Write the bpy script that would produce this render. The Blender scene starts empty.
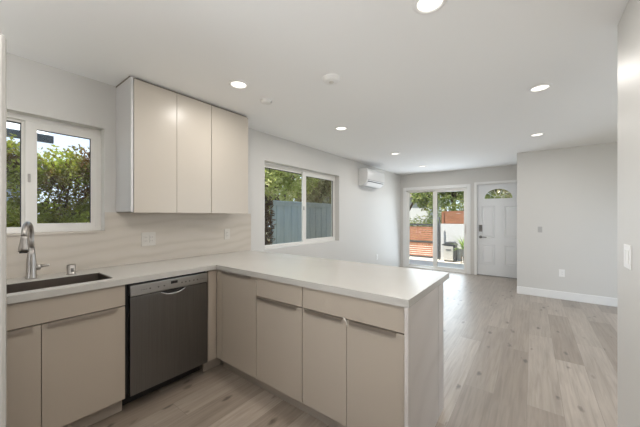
import bpy, bmesh, math, random
from mathutils import Vector, Matrix
random.seed(7)
SC = bpy.context.scene
COL = SC.collection
PI = math.pi

# ------------------------------------------------------------------ camera
CAM_H, YAW = 1.326, 0.649
cd = bpy.data.cameras.new('camera')
cam = bpy.data.objects.new('camera', cd); COL.objects.link(cam)
cam.location = (0, 0, CAM_H); cam.rotation_euler = (PI/2, 0, YAW - PI/2)
cd.sensor_width = 36.0; cd.lens = 279.7/640*36; cd.shift_y = 2.94/640
cd.clip_start = 0.02; cd.clip_end = 200
SC.camera = cam

# ------------------------------------------------------------------ world, sun, exposure
SC.view_settings.view_transform = 'Standard'
SC.view_settings.look = 'None'
SC.view_settings.gamma = 1.0
SC.view_settings.use_curve_mapping = False
SC.view_settings.exposure = 0.16
SC.cycles.use_denoising = True
SC.cycles.max_bounces = 10
SC.cycles.diffuse_bounces = 6
SC.cycles.transparent_max_bounces = 12
SC.cycles.sample_clamp_indirect = 6.0
w = bpy.data.worlds.new('sky'); SC.world = w; w.use_nodes = True
nt = w.node_tree; nt.nodes.clear()
wo = nt.nodes.new('ShaderNodeOutputWorld'); bg = nt.nodes.new('ShaderNodeBackground')
tc = nt.nodes.new('ShaderNodeTexCoord'); sx = nt.nodes.new('ShaderNodeSeparateXYZ'); rp = nt.nodes.new('ShaderNodeValToRGB')
nt.links.new(tc.outputs['Generated'], sx.inputs[0]); nt.links.new(sx.outputs['Z'], rp.inputs[0])
rp.color_ramp.elements[0].position = 0.0; rp.color_ramp.elements[0].color = (0.70, 0.79, 0.86, 1)
rp.color_ramp.elements[1].position = 0.9; rp.color_ramp.elements[1].color = (0.36, 0.58, 0.95, 1)
nt.links.new(rp.outputs[0], bg.inputs[0]); nt.links.new(bg.outputs[0], wo.inputs[0])
bg.inputs[1].default_value = 1.5
sd = bpy.data.lights.new('sun', 'SUN'); sd.energy = 9.0; sd.angle = 0.02; sd.color = (1, .95, .87)
sun = bpy.data.objects.new('sun', sd); COL.objects.link(sun)
sun.rotation_euler = Vector((-0.40, 0.20, 0.89)).to_track_quat('Z', 'Y').to_euler()

LAMP_W = 6.6           # each recessed ceiling lamp
LAMP_COL = (1.0, 0.96, 0.91)
def area(name, loc, direction, sx_, sy_, watts, col):
    l = bpy.data.lights.new(name, 'AREA'); l.shape = 'RECTANGLE'; l.size = sx_; l.size_y = sy_; l.energy = watts; l.color = col
    o = bpy.data.objects.new(name, l); COL.objects.link(o); o.location = loc
    o.rotation_euler = Vector(direction).to_track_quat('-Z', 'Y').to_euler()
    return o
# daylight at the glass door and middle window; the rest is added unseen fill
area('added_side_fill', (3.9, -2.50, 1.5), (-.5, 1, -1.2), 2.6, 1.3, 40, (.80, .90, 1.0))  # added fill from an invented opening in the unseen side wall
area('daylight_sliding_door', (7.32, 1.91, 1.05), (-1, -.35, -.15), 1.25, 1.8, 30, (.76, .88, 1.0))
area('daylight_fence_window', (3.36, 2.93, 1.48), (0, -1, -.1), 1.6, 1.0, 2, (.86, .93, 1.0))
area('added_rear_fill', (-1.28, -1.5, 1.45), (1, 0, -.1), 1.5, 1.3, 30, (.90, .95, 1.0))  # added fill from behind the camera, brightens the living area
area('added_kitchen_fill', (-1.28, .85, 1.25), (1, .55, 1.6), 1.2, 1.0, 46, (.93, .96, 1.0))  # added fill behind the camera, tilted up to lift the kitchen ceiling

# ------------------------------------------------------------------ room numbers (metres)
H, D, XF, XN, YN = 2.416, 2.782, 7.204, 5.905, 0.21
DC, XP, XP2, YE, YR, XR = 2.148, 1.363, 2.209, 0.484, -0.385, 2.289
CT = 0.914
XB, YB = -1.35, -2.6

# ------------------------------------------------------------------ materials
def mat(name, col, rough=.5, metal=0.0, bump=None, var=None, spec=None, coat=0, trans=0):
    m = bpy.data.materials.new(name); m.use_nodes = True
    n = m.node_tree; b = n.nodes['Principled BSDF']
    b.inputs['Base Color'].default_value = (*col, 1); b.inputs['Roughness'].default_value = rough
    b.inputs['Metallic'].default_value = metal
    if spec is not None: b.inputs['Specular IOR Level'].default_value = spec
    if coat: b.inputs['Coat Weight'].default_value = coat; b.inputs['Coat Roughness'].default_value = .08
    tcn = n.nodes.new('ShaderNodeTexCoord'); mp = n.nodes.new('ShaderNodeMapping')
    n.links.new(tcn.outputs['Object'], mp.inputs[0])
    nz = n.nodes.new('ShaderNodeTexNoise'); n.links.new(mp.outputs[0], nz.inputs['Vector'])
    if var:                                     # (second colour, scale, stretch)
        c2, sc_, st = var
        mp.inputs['Scale'].default_value = st
        nz.inputs['Scale'].default_value = sc_; nz.inputs['Detail'].default_value = 4
        mx = n.nodes.new('ShaderNodeMix'); mx.data_type = 'RGBA'
        mx.inputs[6].default_value = (*col, 1); mx.inputs[7].default_value = (*c2, 1)
        r = n.nodes.new('ShaderNodeValToRGB'); r.color_ramp.elements[0].position = .35; r.color_ramp.elements[1].position = .65
        n.links.new(nz.outputs['Fac'], r.inputs[0]); n.links.new(r.outputs[0], mx.inputs[0])
        n.links.new(mx.outputs[2], b.inputs['Base Color'])
    if bump:
        nb = n.nodes.new('ShaderNodeTexNoise'); nb.inputs['Scale'].default_value = bump[0]
        n.links.new(mp.outputs[0], nb.inputs['Vector'])
        bp = n.nodes.new('ShaderNodeBump'); bp.inputs['Strength'].default_value = bump[1]; bp.inputs['Distance'].default_value = .003
        n.links.new(nb.outputs['Fac'], bp.inputs['Height']); n.links.new(bp.outputs[0], b.inputs['Normal'])
    return m

def emit(name, col, s):
    m = bpy.data.materials.new(name); m.use_nodes = True; n = m.node_tree; n.nodes.clear()
    o = n.nodes.new('ShaderNodeOutputMaterial'); e = n.nodes.new('ShaderNodeEmission')
    e.inputs[0].default_value = (*col, 1); e.inputs[1].default_value = s; n.links.new(e.outputs[0], o.inputs[0]); return m

def glass(name, tint=(1, 1, 1), gloss=.06, rough=.0):
    m = bpy.data.materials.new(name); m.use_nodes = True; n = m.node_tree; n.nodes.clear()
    o = n.nodes.new('ShaderNodeOutputMaterial'); t = n.nodes.new('ShaderNodeBsdfTransparent'); g = n.nodes.new('ShaderNodeBsdfGlossy')
    mx = n.nodes.new('ShaderNodeMixShader'); mx.inputs[0].default_value = gloss
    t.inputs[0].default_value = (*tint, 1); g.inputs['Roughness'].default_value = rough
    n.links.new(t.outputs[0], mx.inputs[1]); n.links.new(g.outputs[0], mx.inputs[2]); n.links.new(mx.outputs[0], o.inputs[0]); return m

def leafmat(name, c1, c2, c3, scale=3.0, translucent=.35):
    m = bpy.data.materials.new(name); m.use_nodes = True; n = m.node_tree
    b = n.nodes['Principled BSDF']; b.inputs['Roughness'].default_value = .55
    o = n.nodes['Material Output']
    tcn = n.nodes.new('ShaderNodeTexCoord'); nz = n.nodes.new('ShaderNodeTexNoise'); nz.inputs['Scale'].default_value = scale
    nz.inputs['Detail'].default_value = 8
    n.links.new(tcn.outputs['Object'], nz.inputs['Vector'])
    r = n.nodes.new('ShaderNodeValToRGB'); e = r.color_ramp.elements
    e[0].position = .38; e[0].color = (*c1, 1); e[1].position = .62; e[1].color = (*c3, 1)
    k = e.new(.5); k.color = (*c2, 1)
    n.links.new(nz.outputs['Fac'], r.inputs[0]); n.links.new(r.outputs[0], b.inputs['Base Color'])
    tr = n.nodes.new('ShaderNodeBsdfTranslucent'); n.links.new(r.outputs[0], tr.inputs[0])
    mx = n.nodes.new('ShaderNodeMixShader'); mx.inputs[0].default_value = translucent
    n.links.new(b.outputs[0], mx.inputs[1]); n.links.new(tr.outputs[0], mx.inputs[2]); n.links.new(mx.outputs[0], o.inputs[0])
    return m

def floor_mat():
    m = bpy.data.materials.new('oak_plank_floor'); m.use_nodes = True; n = m.node_tree; L = n.links.new
    b = n.nodes['Principled BSDF']
    tcn = n.nodes.new('ShaderNodeTexCoord'); mp = n.nodes.new('ShaderNodeMapping'); mp.inputs['Location'].default_value = (.55, -.03, 0)
    L(tcn.outputs['Object'], mp.inputs[0])
    br = n.nodes.new('ShaderNodeTexBrick'); L(mp.outputs[0], br.inputs['Vector'])
    br.offset = .37; br.offset_frequency = 2
    br.inputs['Scale'].default_value = 1; br.inputs['Brick Width'].default_value = 1.5; br.inputs['Row Height'].default_value = .2
    br.inputs['Mortar Size'].default_value = .0012; br.inputs['Mortar Smooth'].default_value = .1; br.inputs['Bias'].default_value = 0
    br.inputs['Color1'].default_value = (0, 0, 0, 1); br.inputs['Color2'].default_value = (1, 1, 1, 1); br.inputs['Mortar'].default_value = (.5, .5, .5, 1)
    rt = n.nodes.new('ShaderNodeValToRGB'); e = rt.color_ramp.elements
    e[0].position = 0; e[0].color = (.265, .212, .165, 1); e[1].position = 1; e[1].color = (.42, .355, .295, 1)
    k = e.new(.5); k.color = (.34, .283, .23, 1)
    L(br.outputs['Color'], rt.inputs[0])
    # long grain, shifted from plank to plank
    sepo = n.nodes.new('ShaderNodeVectorMath'); sepo.operation = 'MULTIPLY_ADD'
    L(br.outputs['Color'], sepo.inputs[0]); sepo.inputs[1].default_value = (7.3, 3.1, 9.7); L(mp.outputs[0], sepo.inputs[2])
    m2 = n.nodes.new('ShaderNodeMapping'); m2.inputs['Scale'].default_value = (1.3, 22, 1); L(sepo.outputs[0], m2.inputs[0])
    g = n.nodes.new('ShaderNodeTexNoise'); g.inputs['Scale'].default_value = 2.2; g.inputs['Detail'].default_value = 7; g.inputs['Distortion'].default_value = .6
    L(m2.outputs[0], g.inputs['Vector'])
    gr = n.nodes.new('ShaderNodeValToRGB'); gr.color_ramp.elements[0].position = .3; gr.color_ramp.elements[0].color = (.74, .72, .70, 1)
    gr.color_ramp.elements[1].position = .62; gr.color_ramp.elements[1].color = (1, 1, 1, 1)
    L(g.outputs['Fac'], gr.inputs[0])
    mu = n.nodes.new('ShaderNodeMix'); mu.data_type = 'RGBA'; mu.blend_type = 'MULTIPLY'; mu.inputs[0].default_value = 1
    L(rt.outputs[0], mu.inputs[6]); L(gr.outputs[0], mu.inputs[7])
    # broad cloudy variation
    m4 = n.nodes.new('ShaderNodeMapping'); m4.inputs['Scale'].default_value = (1, 4, 1); L(sepo.outputs[0], m4.inputs[0])
    g2 = n.nodes.new('ShaderNodeTexNoise'); g2.inputs['Scale'].default_value = 1.6; g2.inputs['Detail'].default_value = 4; L(m4.outputs[0], g2.inputs['Vector'])
    gr2 = n.nodes.new('ShaderNodeValToRGB'); gr2.color_ramp.elements[0].position = .3; gr2.color_ramp.elements[0].color = (.84, .835, .83, 1)
    gr2.color_ramp.elements[1].position = .65; gr2.color_ramp.elements[1].color = (1, 1, 1, 1); L(g2.outputs['Fac'], gr2.inputs[0])
    mu2 = n.nodes.new('ShaderNodeMix'); mu2.data_type = 'RGBA'; mu2.blend_type = 'MULTIPLY'; mu2.inputs[0].default_value = 1
    L(mu.outputs[2], mu2.inputs[6]); L(gr2.outputs[0], mu2.inputs[7])
    # dark knots
    m3 = n.nodes.new('ShaderNodeMapping'); m3.inputs['Scale'].default_value = (2.6, 6.2, 1); L(sepo.outputs[0], m3.inputs[0])
    v = n.nodes.new('ShaderNodeTexVoronoi'); v.inputs['Scale'].default_value = 1.7; v.inputs['Randomness'].default_value = 1; L(m3.outputs[0], v.inputs['Vector'])
    kr = n.nodes.new('ShaderNodeValToRGB'); kr.color_ramp.elements[0].position = .10; kr.color_ramp.elements[0].color = (.26, .23, .21, 1)
    kr.color_ramp.elements[1].position = .26; kr.color_ramp.elements[1].color = (1, 1, 1, 1); 
    nm = n.nodes.new('ShaderNodeTexNoise'); nm.inputs['Scale'].default_value = 2.6; nm.inputs['Detail'].default_value = 1; L(sepo.outputs[0], nm.inputs['Vector'])
    nd = n.nodes.new('ShaderNodeTexNoise'); nd.inputs['Scale'].default_value = 9; nd.inputs['Detail'].default_value = 3; L(m3.outputs[0], nd.inputs['Vector'])
    ms = n.nodes.new('ShaderNodeMapRange'); ms.inputs['From Min'].default_value = .40; ms.inputs['From Max'].default_value = .52; ms.inputs['To Min'].default_value = .5; ms.inputs['To Max'].default_value = -.12
    L(nm.outputs['Fac'], ms.inputs['Value'])
    ad = n.nodes.new('ShaderNodeMath'); ad.operation = 'ADD'; L(v.outputs['Distance'], ad.inputs[0]); L(ms.outputs[0], ad.inputs[1])
    ad2 = n.nodes.new('ShaderNodeMath'); ad2.operation = 'MULTIPLY_ADD'; ad2.inputs[1].default_value = .28; L(nd.outputs['Fac'], ad2.inputs[0]); L(ad.outputs[0], ad2.inputs[2])
    L(ad2.outputs[0], kr.inputs[0])
    mu3 = n.nodes.new('ShaderNodeMix'); mu3.data_type = 'RGBA'; mu3.blend_type = 'MULTIPLY'; mu3.inputs[0].default_value = .9
    L(mu2.outputs[2], mu3.inputs[6]); L(kr.outputs[0], mu3.inputs[7])
    se = n.nodes.new('ShaderNodeMix'); se.data_type = 'RGBA'; L(br.outputs['Fac'], se.inputs[0]); L(mu3.outputs[2], se.inputs[6]); se.inputs[7].default_value = (.19, .155, .12, 1)
    L(se.outputs[2], b.inputs['Base Color'])
    b.inputs['Roughness'].default_value = .42; b.inputs['Specular IOR Level'].default_value = .8; b.inputs['Coat Weight'].default_value = .5; b.inputs['Coat Roughness'].default_value = .33
    bp = n.nodes.new('ShaderNodeBump'); bp.inputs['Strength'].default_value = .12; bp.inputs['Distance'].default_value = .002
    L(g.outputs['Fac'], bp.inputs['Height']); L(bp.outputs[0], b.inputs['Normal'])
    return m

def stone_mat(name, base, vein, dark, rough, scale=1.0, amount=1.0, rot=0.5):
    m = bpy.data.materials.new(name); m.use_nodes = True; n = m.node_tree; L = n.links.new
    b = n.nodes['Principled BSDF']; b.inputs['Roughness'].default_value = rough; b.inputs['Specular IOR Level'].default_value = .35
    tcn = n.nodes.new('ShaderNodeTexCoord'); mp = n.nodes.new('ShaderNodeMapping'); mp.inputs['Rotation'].default_value = (0, rot, 0)
    mp.inputs['Scale'].default_value = (1.0*scale, 1.0*scale, 2.8*scale); L(tcn.outputs['Object'], mp.inputs[0])
    wv = n.nodes.new('ShaderNodeTexWave'); wv.wave_type = 'BANDS'; wv.bands_direction = 'Z'
    wv.inputs['Scale'].default_value = 1.1; wv.inputs['Distortion'].default_value = 9; wv.inputs['Detail'].default_value = 5; wv.inputs['Detail Scale'].default_value = .9
    L(mp.outputs[0], wv.inputs['Vector'])
    r = n.nodes.new('ShaderNodeValToRGB'); e = r.color_ramp.elements
    e[0].position = 0; e[0].color = (*dark, 1); e[1].position = 1; e[1].color = (*vein, 1); k = e.new(.35); k.color = (*base, 1)
    L(wv.outputs['Fac'], r.inputs[0])
    nz = n.nodes.new('ShaderNodeTexNoise'); nz.inputs['Scale'].default_value = 2.2; nz.inputs['Detail'].default_value = 5; L(mp.outputs[0], nz.inputs['Vector'])
    mx = n.nodes.new('ShaderNodeMix'); mx.data_type = 'RGBA'; mx.inputs[7].default_value = (*base, 1)
    mt = n.nodes.new('ShaderNodeMath'); mt.operation = 'MULTIPLY_ADD'; mt.inputs[1].default_value = -amount; mt.inputs[2].default_value = 1.25; mt.use_clamp = True
    L(nz.outputs['Fac'], mt.inputs[0]); L(mt.outputs[0], mx.inputs[0]); L(r.outputs[0], mx.inputs[6]); L(mx.outputs[2], b.inputs['Base Color'])
    return m

M = {}
M['wall'] = mat('wall_paint', (.61, .595, .567), .5, bump=(240, .05), spec=.35)
M['ceil'] = mat('ceiling_paint', (.90, .90, .895), .8, bump=(200, .05))
M['floor'] = floor_mat()
M['trim'] = mat('white_trim_paint', (.76, .755, .74), .35)
M['vinyl'] = mat('white_window_vinyl', (.75, .73, .69), .35)
M['door_white'] = mat('white_door_paint', (.74, .75, .76), .35)
M['glass'] = glass('window_glass', (.98, .99, .985), .03)
M['screen'] = glass('insect_screen', (.86, .83, .79), .015, .6)
M['gasket'] = mat('dark_gasket', (.05, .05, .05), .6)
M['cab'] = mat('greige_cabinet_laminate', (.425, .367, .303), .36, spec=.4)
M['cab_up'] = mat('beige_gloss_laminate', (.515, .467, .405), .30, spec=.3)
M['cab_side'] = mat('white_cabinet_carcass', (.60, .585, .58), .35)
M['cab_in'] = mat('shadow_gap_board', (.17, .14, .115), .7)
M['kick'] = mat('toe_kick_board', (.36, .31, .26), .5)
M['quartz'] = stone_mat('cream_quartz', (.47, .452, .42), (.49, .473, .44), (.445, .425, .392), .24, 1.0)
M['splash'] = stone_mat('veined_quartz_slab', (.575, .52, .45), (.60, .55, .49), (.515, .465, .40), .62, 1.1, 1.5, .25)
M['panel'] = stone_mat('veined_panel_quartz', (.575, .535, .505), (.60, .56, .53), (.53, .49, .46), .32, .7, 1.6, 1.1)
M['nickel'] = mat('brushed_nickel', (.42, .395, .37), .30, 1.0, bump=(300, .05))
M['lockmetal'] = mat('dark_satin_nickel', (.22, .21, .20), .4, .9)
M['pull'] = mat('champagne_pull_metal', (.40, .355, .31), .35, .85)
M['steel'] = mat('brushed_stainless', (.20, .195, .19), .34, 1.0, var=((.18, .175, .17), 6, (40, 40, .5)))
M['steel_l'] = mat('light_stainless', (.46, .46, .455), .32, 1.0, var=((.43, .43, .425), 6, (.8, 60, 60)))
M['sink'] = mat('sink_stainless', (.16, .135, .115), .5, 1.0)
M['black'] = mat('black_plastic', (.012, .012, .012), .45)
M['darkbtn'] = mat('control_marks', (.16, .16, .16), .5)
M['plastic'] = mat('white_plastic', (.80, .79, .77), .35)
M['acplastic'] = mat('air_conditioner_white', (.66, .66, .65), .3)
M['almond'] = mat('almond_plate_plastic', (.62, .585, .53), .35)
M['almond_d'] = mat('plate_recess_shadow_grey', (.36, .33, .30), .4)
M['outletface'] = mat('outlet_slots_grey', (.42, .41, .40), .5)
M['clear'] = mat('clear_latch_plastic', (.62, .58, .52), .2)
M['lens'] = emit('lamp_lens_glow', (1.0, .93, .84), 2.2)
M['lampring'] = mat('lamp_trim_white', (.85, .84, .82), .4)
M['fridge'] = mat('fridge_side_grey', (.47, .44, .40), .45)
M['fridge_door'] = mat('fridge_door_steel', (.50, .485, .455), .25, .3)
M['concrete'] = mat('patio_concrete', (.66, .60, .51), .85, var=((.58, .52, .44), 3, (1, 1, 1)))
M['soil'] = mat('garden_soil', (.20, .16, .10), .95, var=((.12, .14, .06), 2, (1, 1, 1)))
M['stucco'] = mat('white_stucco', (.50, .50, .495), .9, bump=(60, .3))
M['rust'] = mat('corten_brown_slat', (.44, .20, .12), .6, var=((.32, .13, .075), 3, (1, 1, 9)))
M['redwood'] = mat('redwood_board', (.30, .12, .06), .7, var=((.22, .09, .045), 4, (1, 1, 5)))
M['darkmetal'] = mat('dark_fence_metal', (.055, .058, .06), .5)
M['bluefence'] = mat('blue_grey_fence_paint', (.62, .71, .78), .6, var=((.54, .635, .71), 3, (6, 6, .6)))
M['bark'] = mat('tree_bark', (.14, .085, .045), .95, var=((.07, .04, .02), 8, (4, 4, .7)), bump=(30, .6))
M['lattice'] = mat('weathered_lattice_wood', (.34, .27, .25), .8)
M['dry'] = leafmat('dry_stem_brown', (.10, .055, .03), (.20, .12, .065), (.34, .24, .13), 9, .2)
M['grillfront'] = mat('satin_grill_panel', (.52, .50, .46), .45, .3)
M['pot'] = mat('grey_plant_pot', (.35, .34, .32), .7)
M['leaf'] = leafmat('bright_leaf', (.15, .075, .02), (.28, .30, .035), (.50, .56, .08), 4, .4)
M['leaf_y'] = leafmat('yellow_green_leaf', (.26, .28, .06), (.50, .55, .16), (.80, .76, .42), 2.5, .6)
M['leaf_b'] = leafmat('olive_brown_leaf', (.28, .22, .12), (.36, .36, .16), (.58, .53, .32), 3, .55)
M['leaf_d'] = leafmat('dark_green_leaf', (.09, .12, .025), (.17, .23, .05), (.34, .36, .10), 3, .4)
M['frond'] = leafmat('frond_leaf', (.12, .20, .03), (.22, .33, .06), (.34, .44, .10), 9, .35)
M['roofdark'] = mat('dark_roof_fascia', (.045, .055, .065), .7)
M['palewall'] = mat('pale_house_wall', (.36, .41, .46), .85)
M['soffit'] = mat('white_soffit', (.85, .85, .85), .8)

# ------------------------------------------------------------------ helpers
class MB:
    def __init__(s): s.bm = bmesh.new()
    def box(s, a, b, bev=0.0):
        x0, y0, z0 = [min(p, q) for p, q in zip(a, b)]; x1, y1, z1 = [max(p, q) for p, q in zip(a, b)]
        r = bmesh.ops.create_cube(s.bm, size=1.0)['verts']
        for v in r:
            v.co = Vector(((v.co.x+.5)*(x1-x0)+x0, (v.co.y+.5)*(y1-y0)+y0, (v.co.z+.5)*(z1-z0)+z0))
        if bev:
            es = set(); [es.update(v.link_edges) for v in r]
            bmesh.ops.bevel(s.bm, geom=list(es), offset=bev, segments=2, affect='EDGES', profile=.6)
        return s
    def prism(s, pts, axis, a, b):
        """closed outline pts (2D) extruded along axis 0/1/2 from a to b"""
        def mk(p, t):
            c = [0, 0, 0]; o = [i for i in range(3) if i != axis]
            c[o[0]], c[o[1]] = p; c[axis] = t; return Vector(c)
        va = [s.bm.verts.new(mk(p, a)) for p in pts]; vb = [s.bm.verts.new(mk(p, b)) for p in pts]
        n = len(pts)
        s.bm.faces.new(va); s.bm.faces.new(vb[::-1])
        for i in range(n): s.bm.faces.new((va[i], va[(i+1) % n], vb[(i+1) % n], vb[i]))
        return s
    def tube(s, path, rad, seg=14, caps=True):
        path = [Vector(p) for p in path]; n = len(path)
        rads = rad if isinstance(rad, (list, tuple)) else [rad]*n
        rings = []; up = None
        for i, p in enumerate(path):
            t = (path[min(i+1, n-1)] - path[max(i-1, 0)]).normalized()
            if up is None: up = t.orthogonal().normalized()
            up = (up - t*up.dot(t)).normalized(); q = t.cross(up)
            rings.append([s.bm.verts.new(p + (up*math.cos(2*PI*k/seg) + q*math.sin(2*PI*k/seg))*rads[i]) for k in range(seg)])
        for a, b in zip(rings, rings[1:]):
            for k in range(seg):
                f = s.bm.faces.new((a[k], a[(k+1) % seg], b[(k+1) % seg], b[k])); f.smooth = True
        if caps: s.bm.faces.new(rings[0][::-1]); s.bm.faces.new(rings[-1])
        return s
    def lathe(s, c, prof, seg=40, smooth=True):
        """profile [(r,z)] about vertical axis at c"""
        rings = []
        for r, z in prof:
            rings.append([s.bm.verts.new((c[0]+r*math.cos(2*PI*k/seg), c[1]+r*math.sin(2*PI*k/seg), c[2]+z)) for k in range(seg)] if r > 1e-6 else [s.bm.verts.new((c[0], c[1], c[2]+z))])
        for a, b in zip(rings, rings[1:]):
            for k in range(seg):
                A = (a[k], a[(k+1) % seg]) if len(a) > 1 else (a[0],)
                B = (b[(k+1) % seg], b[k]) if len(b) > 1 else (b[0],)
                f = s.bm.faces.new(A+B); f.smooth = smooth
        return s
    def leaf(s, p, size, rng, aspect=.5, bend=True):
        d = Vector((rng.gauss(0, 1), rng.gauss(0, 1), rng.gauss(0, 1)-.2)).normalized()
        q = d.orthogonal().normalized(); q = Matrix.Rotation(rng.random()*6.28, 3, d) @ q
        wv = q*size*aspect*.5; l = d*size; nrm = d.cross(q)*size*.12
        a = s.bm.verts.new(p); b = s.bm.verts.new(p+l*.5+wv+nrm); c = s.bm.verts.new(p+l); e = s.bm.verts.new(p+l*.5-wv+nrm)
        s.bm.faces.new((a, b, c)); s.bm.faces.new((a, c, e))
    def build(s, name, m, parent=None, label=None, fix=True):
        if fix: bmesh.ops.recalc_face_normals(s.bm, faces=s.bm.faces)
        if parent is not None:
            off = world_loc(parent)
            for v in s.bm.verts: v.co -= off
        me = bpy.data.meshes.new(name); s.bm.to_mesh(me); s.bm.free(); me.materials.append(m)
        o = bpy.data.objects.new(name, me); COL.objects.link(o)
        if parent is not None: o.parent = parent
        if label: o['label'] = label
        return o

def world_loc(o):
    v = Vector(o.location)
    while o.parent: o = o.parent; v += Vector(o.location)
    return v
def thing(name, label, cat, loc, group=None):
    o = bpy.data.objects.new(name, None); COL.objects.link(o); o.location = loc; o.empty_display_size = .1
    o['label'] = label; o['category'] = cat
    if group: o['group'] = group
    return o
def tag(o, label, cat, group=None):
    o['label'] = label; o['category'] = cat
    if group: o['group'] = group
    return o
def settle(o):
    """put a one-mesh thing's origin at the middle of its base"""
    vs = o.data.vertices
    c = Vector(((min(v.co.x for v in vs)+max(v.co.x for v in vs))/2, (min(v.co.y for v in vs)+max(v.co.y for v in vs))/2, min(v.co.z for v in vs)))
    for v in vs: v.co -= c
    o.location = c; return o
def struct(o): o['kind'] = 'structure'; return o
def sempty(name, loc, label=None):
    o = bpy.data.objects.new(name, None); COL.objects.link(o); o.location = loc; o['kind'] = 'structure'
    if label: o['label'] = label
    return o
def box(name, a, b, m, parent=None, bev=0.0, label=None): return MB().box(a, b, bev).build(name, m, parent, label)
def dup(root, loc, label):
    r = root.copy(); COL.objects.link(r); r.location = loc; r['label'] = label
    for ch in list(root.children):
        c = ch.copy(); COL.objects.link(c); c.parent = r
        for g in list(ch.children):
            d = g.copy(); COL.objects.link(d); d.parent = c
    return r

def wall_with_holes(name, axis, t0, t1, a0, a1, z0, z1, holes, m):
    """wall slab perpendicular to axis (0=X,1=Y) between t0..t1, spanning a0..a1; holes (a,b,z,z)"""
    mb = MB()
    A = sorted({a0, a1, *[h[0] for h in holes], *[h[1] for h in holes]}); Z = sorted({z0, z1, *[h[2] for h in holes], *[h[3] for h in holes]})
    Q = (t0, t1)
    solid = lambda i, j: 0 <= i < len(A)-1 and 0 <= j < len(Z)-1 and not any(h[0] < (A[i]+A[i+1])/2 < h[1] and h[2] < (Z[j]+Z[j+1])/2 < h[3] for h in holes)
    vc = {}
    def v(a, t, z):
        k = (a, t, z)
        if k not in vc: vc[k] = mb.bm.verts.new((t, a, z) if axis == 0 else (a, t, z))
        return vc[k]
    for i in range(len(A)-1):
        for j in range(len(Z)-1):
            if not solid(i, j): continue
            for t in Q: mb.bm.faces.new((v(A[i], t, Z[j]), v(A[i+1], t, Z[j]), v(A[i+1], t, Z[j+1]), v(A[i], t, Z[j+1])))
            for di, a in ((-1, A[i]), (1, A[i+1])):
                if not solid(i+di, j): mb.bm.faces.new((v(a, t0, Z[j]), v(a, t1, Z[j]), v(a, t1, Z[j+1]), v(a, t0, Z[j+1])))
            for dj, z in ((-1, Z[j]), (1, Z[j+1])):
                if not solid(i, j+dj): mb.bm.faces.new((v(A[i], t0, z), v(A[i+1], t0, z), v(A[i+1], t1, z), v(A[i], t1, z)))
    return struct(mb.build(name, m))

# ------------------------------------------------------------------ the shell
T = .16
struct(box('floor', (XB-T, YB-T, -.12), (XF+T, D+T, 0), M['floor']))
struct(box('ceiling', (XB-T, YB-T, H), (XF+T, D+T, H+.14), M['ceil']))
struct(box('roof', (XB-.6, YB-.6, H+.14), (XF+.40, D+.9, H+.26), M['soffit']))  # unseen slab, overhang shaped to keep direct sun out of the windows
W1 = (-.105, .756, 1.200, 2.043)
W2 = (2.473, 4.245, .890, 2.060)
wall_with_holes('wall_left', 1, D, D+T, XB, XF, 0, H, [W1, W2], M['wall'])
SL = (1.20, 2.64, 0.0, 2.0)
ED = (.09, 1.0, 0.0, 2.05)
wall_with_holes('wall_far', 0, XF, XF+T, YB-T, D+T, 0, H, [SL, ED], M['wall'])
wall_with_holes('wall_rear', 0, XB-T, XB, YB-T, D+T, 0, H, [(-2.3, -.7, .8, 2.05), (.2, 1.5, .75, 2.15)], M['wall'])  # both openings invented in the unseen wall to admit fill light
wall_with_holes('wall_side', 1, YB-T, YB, XB, XF, 0, H, [(2.9, 5.5, .8, 2.1)], M['wall'])  # opening invented in the unseen wall to brighten the living area
struct(box('wall_nook', (XN, YB, 0), (XN+.12, YN, H), M['wall']))
struct(box('wall_entry', (XN+.12, YN-.12, 0), (XF, YN, H), M['wall']))
struct(box('wall_right', (XB, YR-.12, 0), (XR, YR, H), M['wall'], bev=.008))

def base(name, a, b, ax):
    # a tall baseboard with an eased top edge
    mb = MB(); mb.box(a, b, .004); return struct(mb.build(name, M['trim']))
base('baseboard_nook', (XN-.014, YB, 0), (XN, YN+.002, .125), 0)
base('baseboard_right', (XB, YR-.134, 0), (XR, YR-.12, .125), 1)

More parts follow.
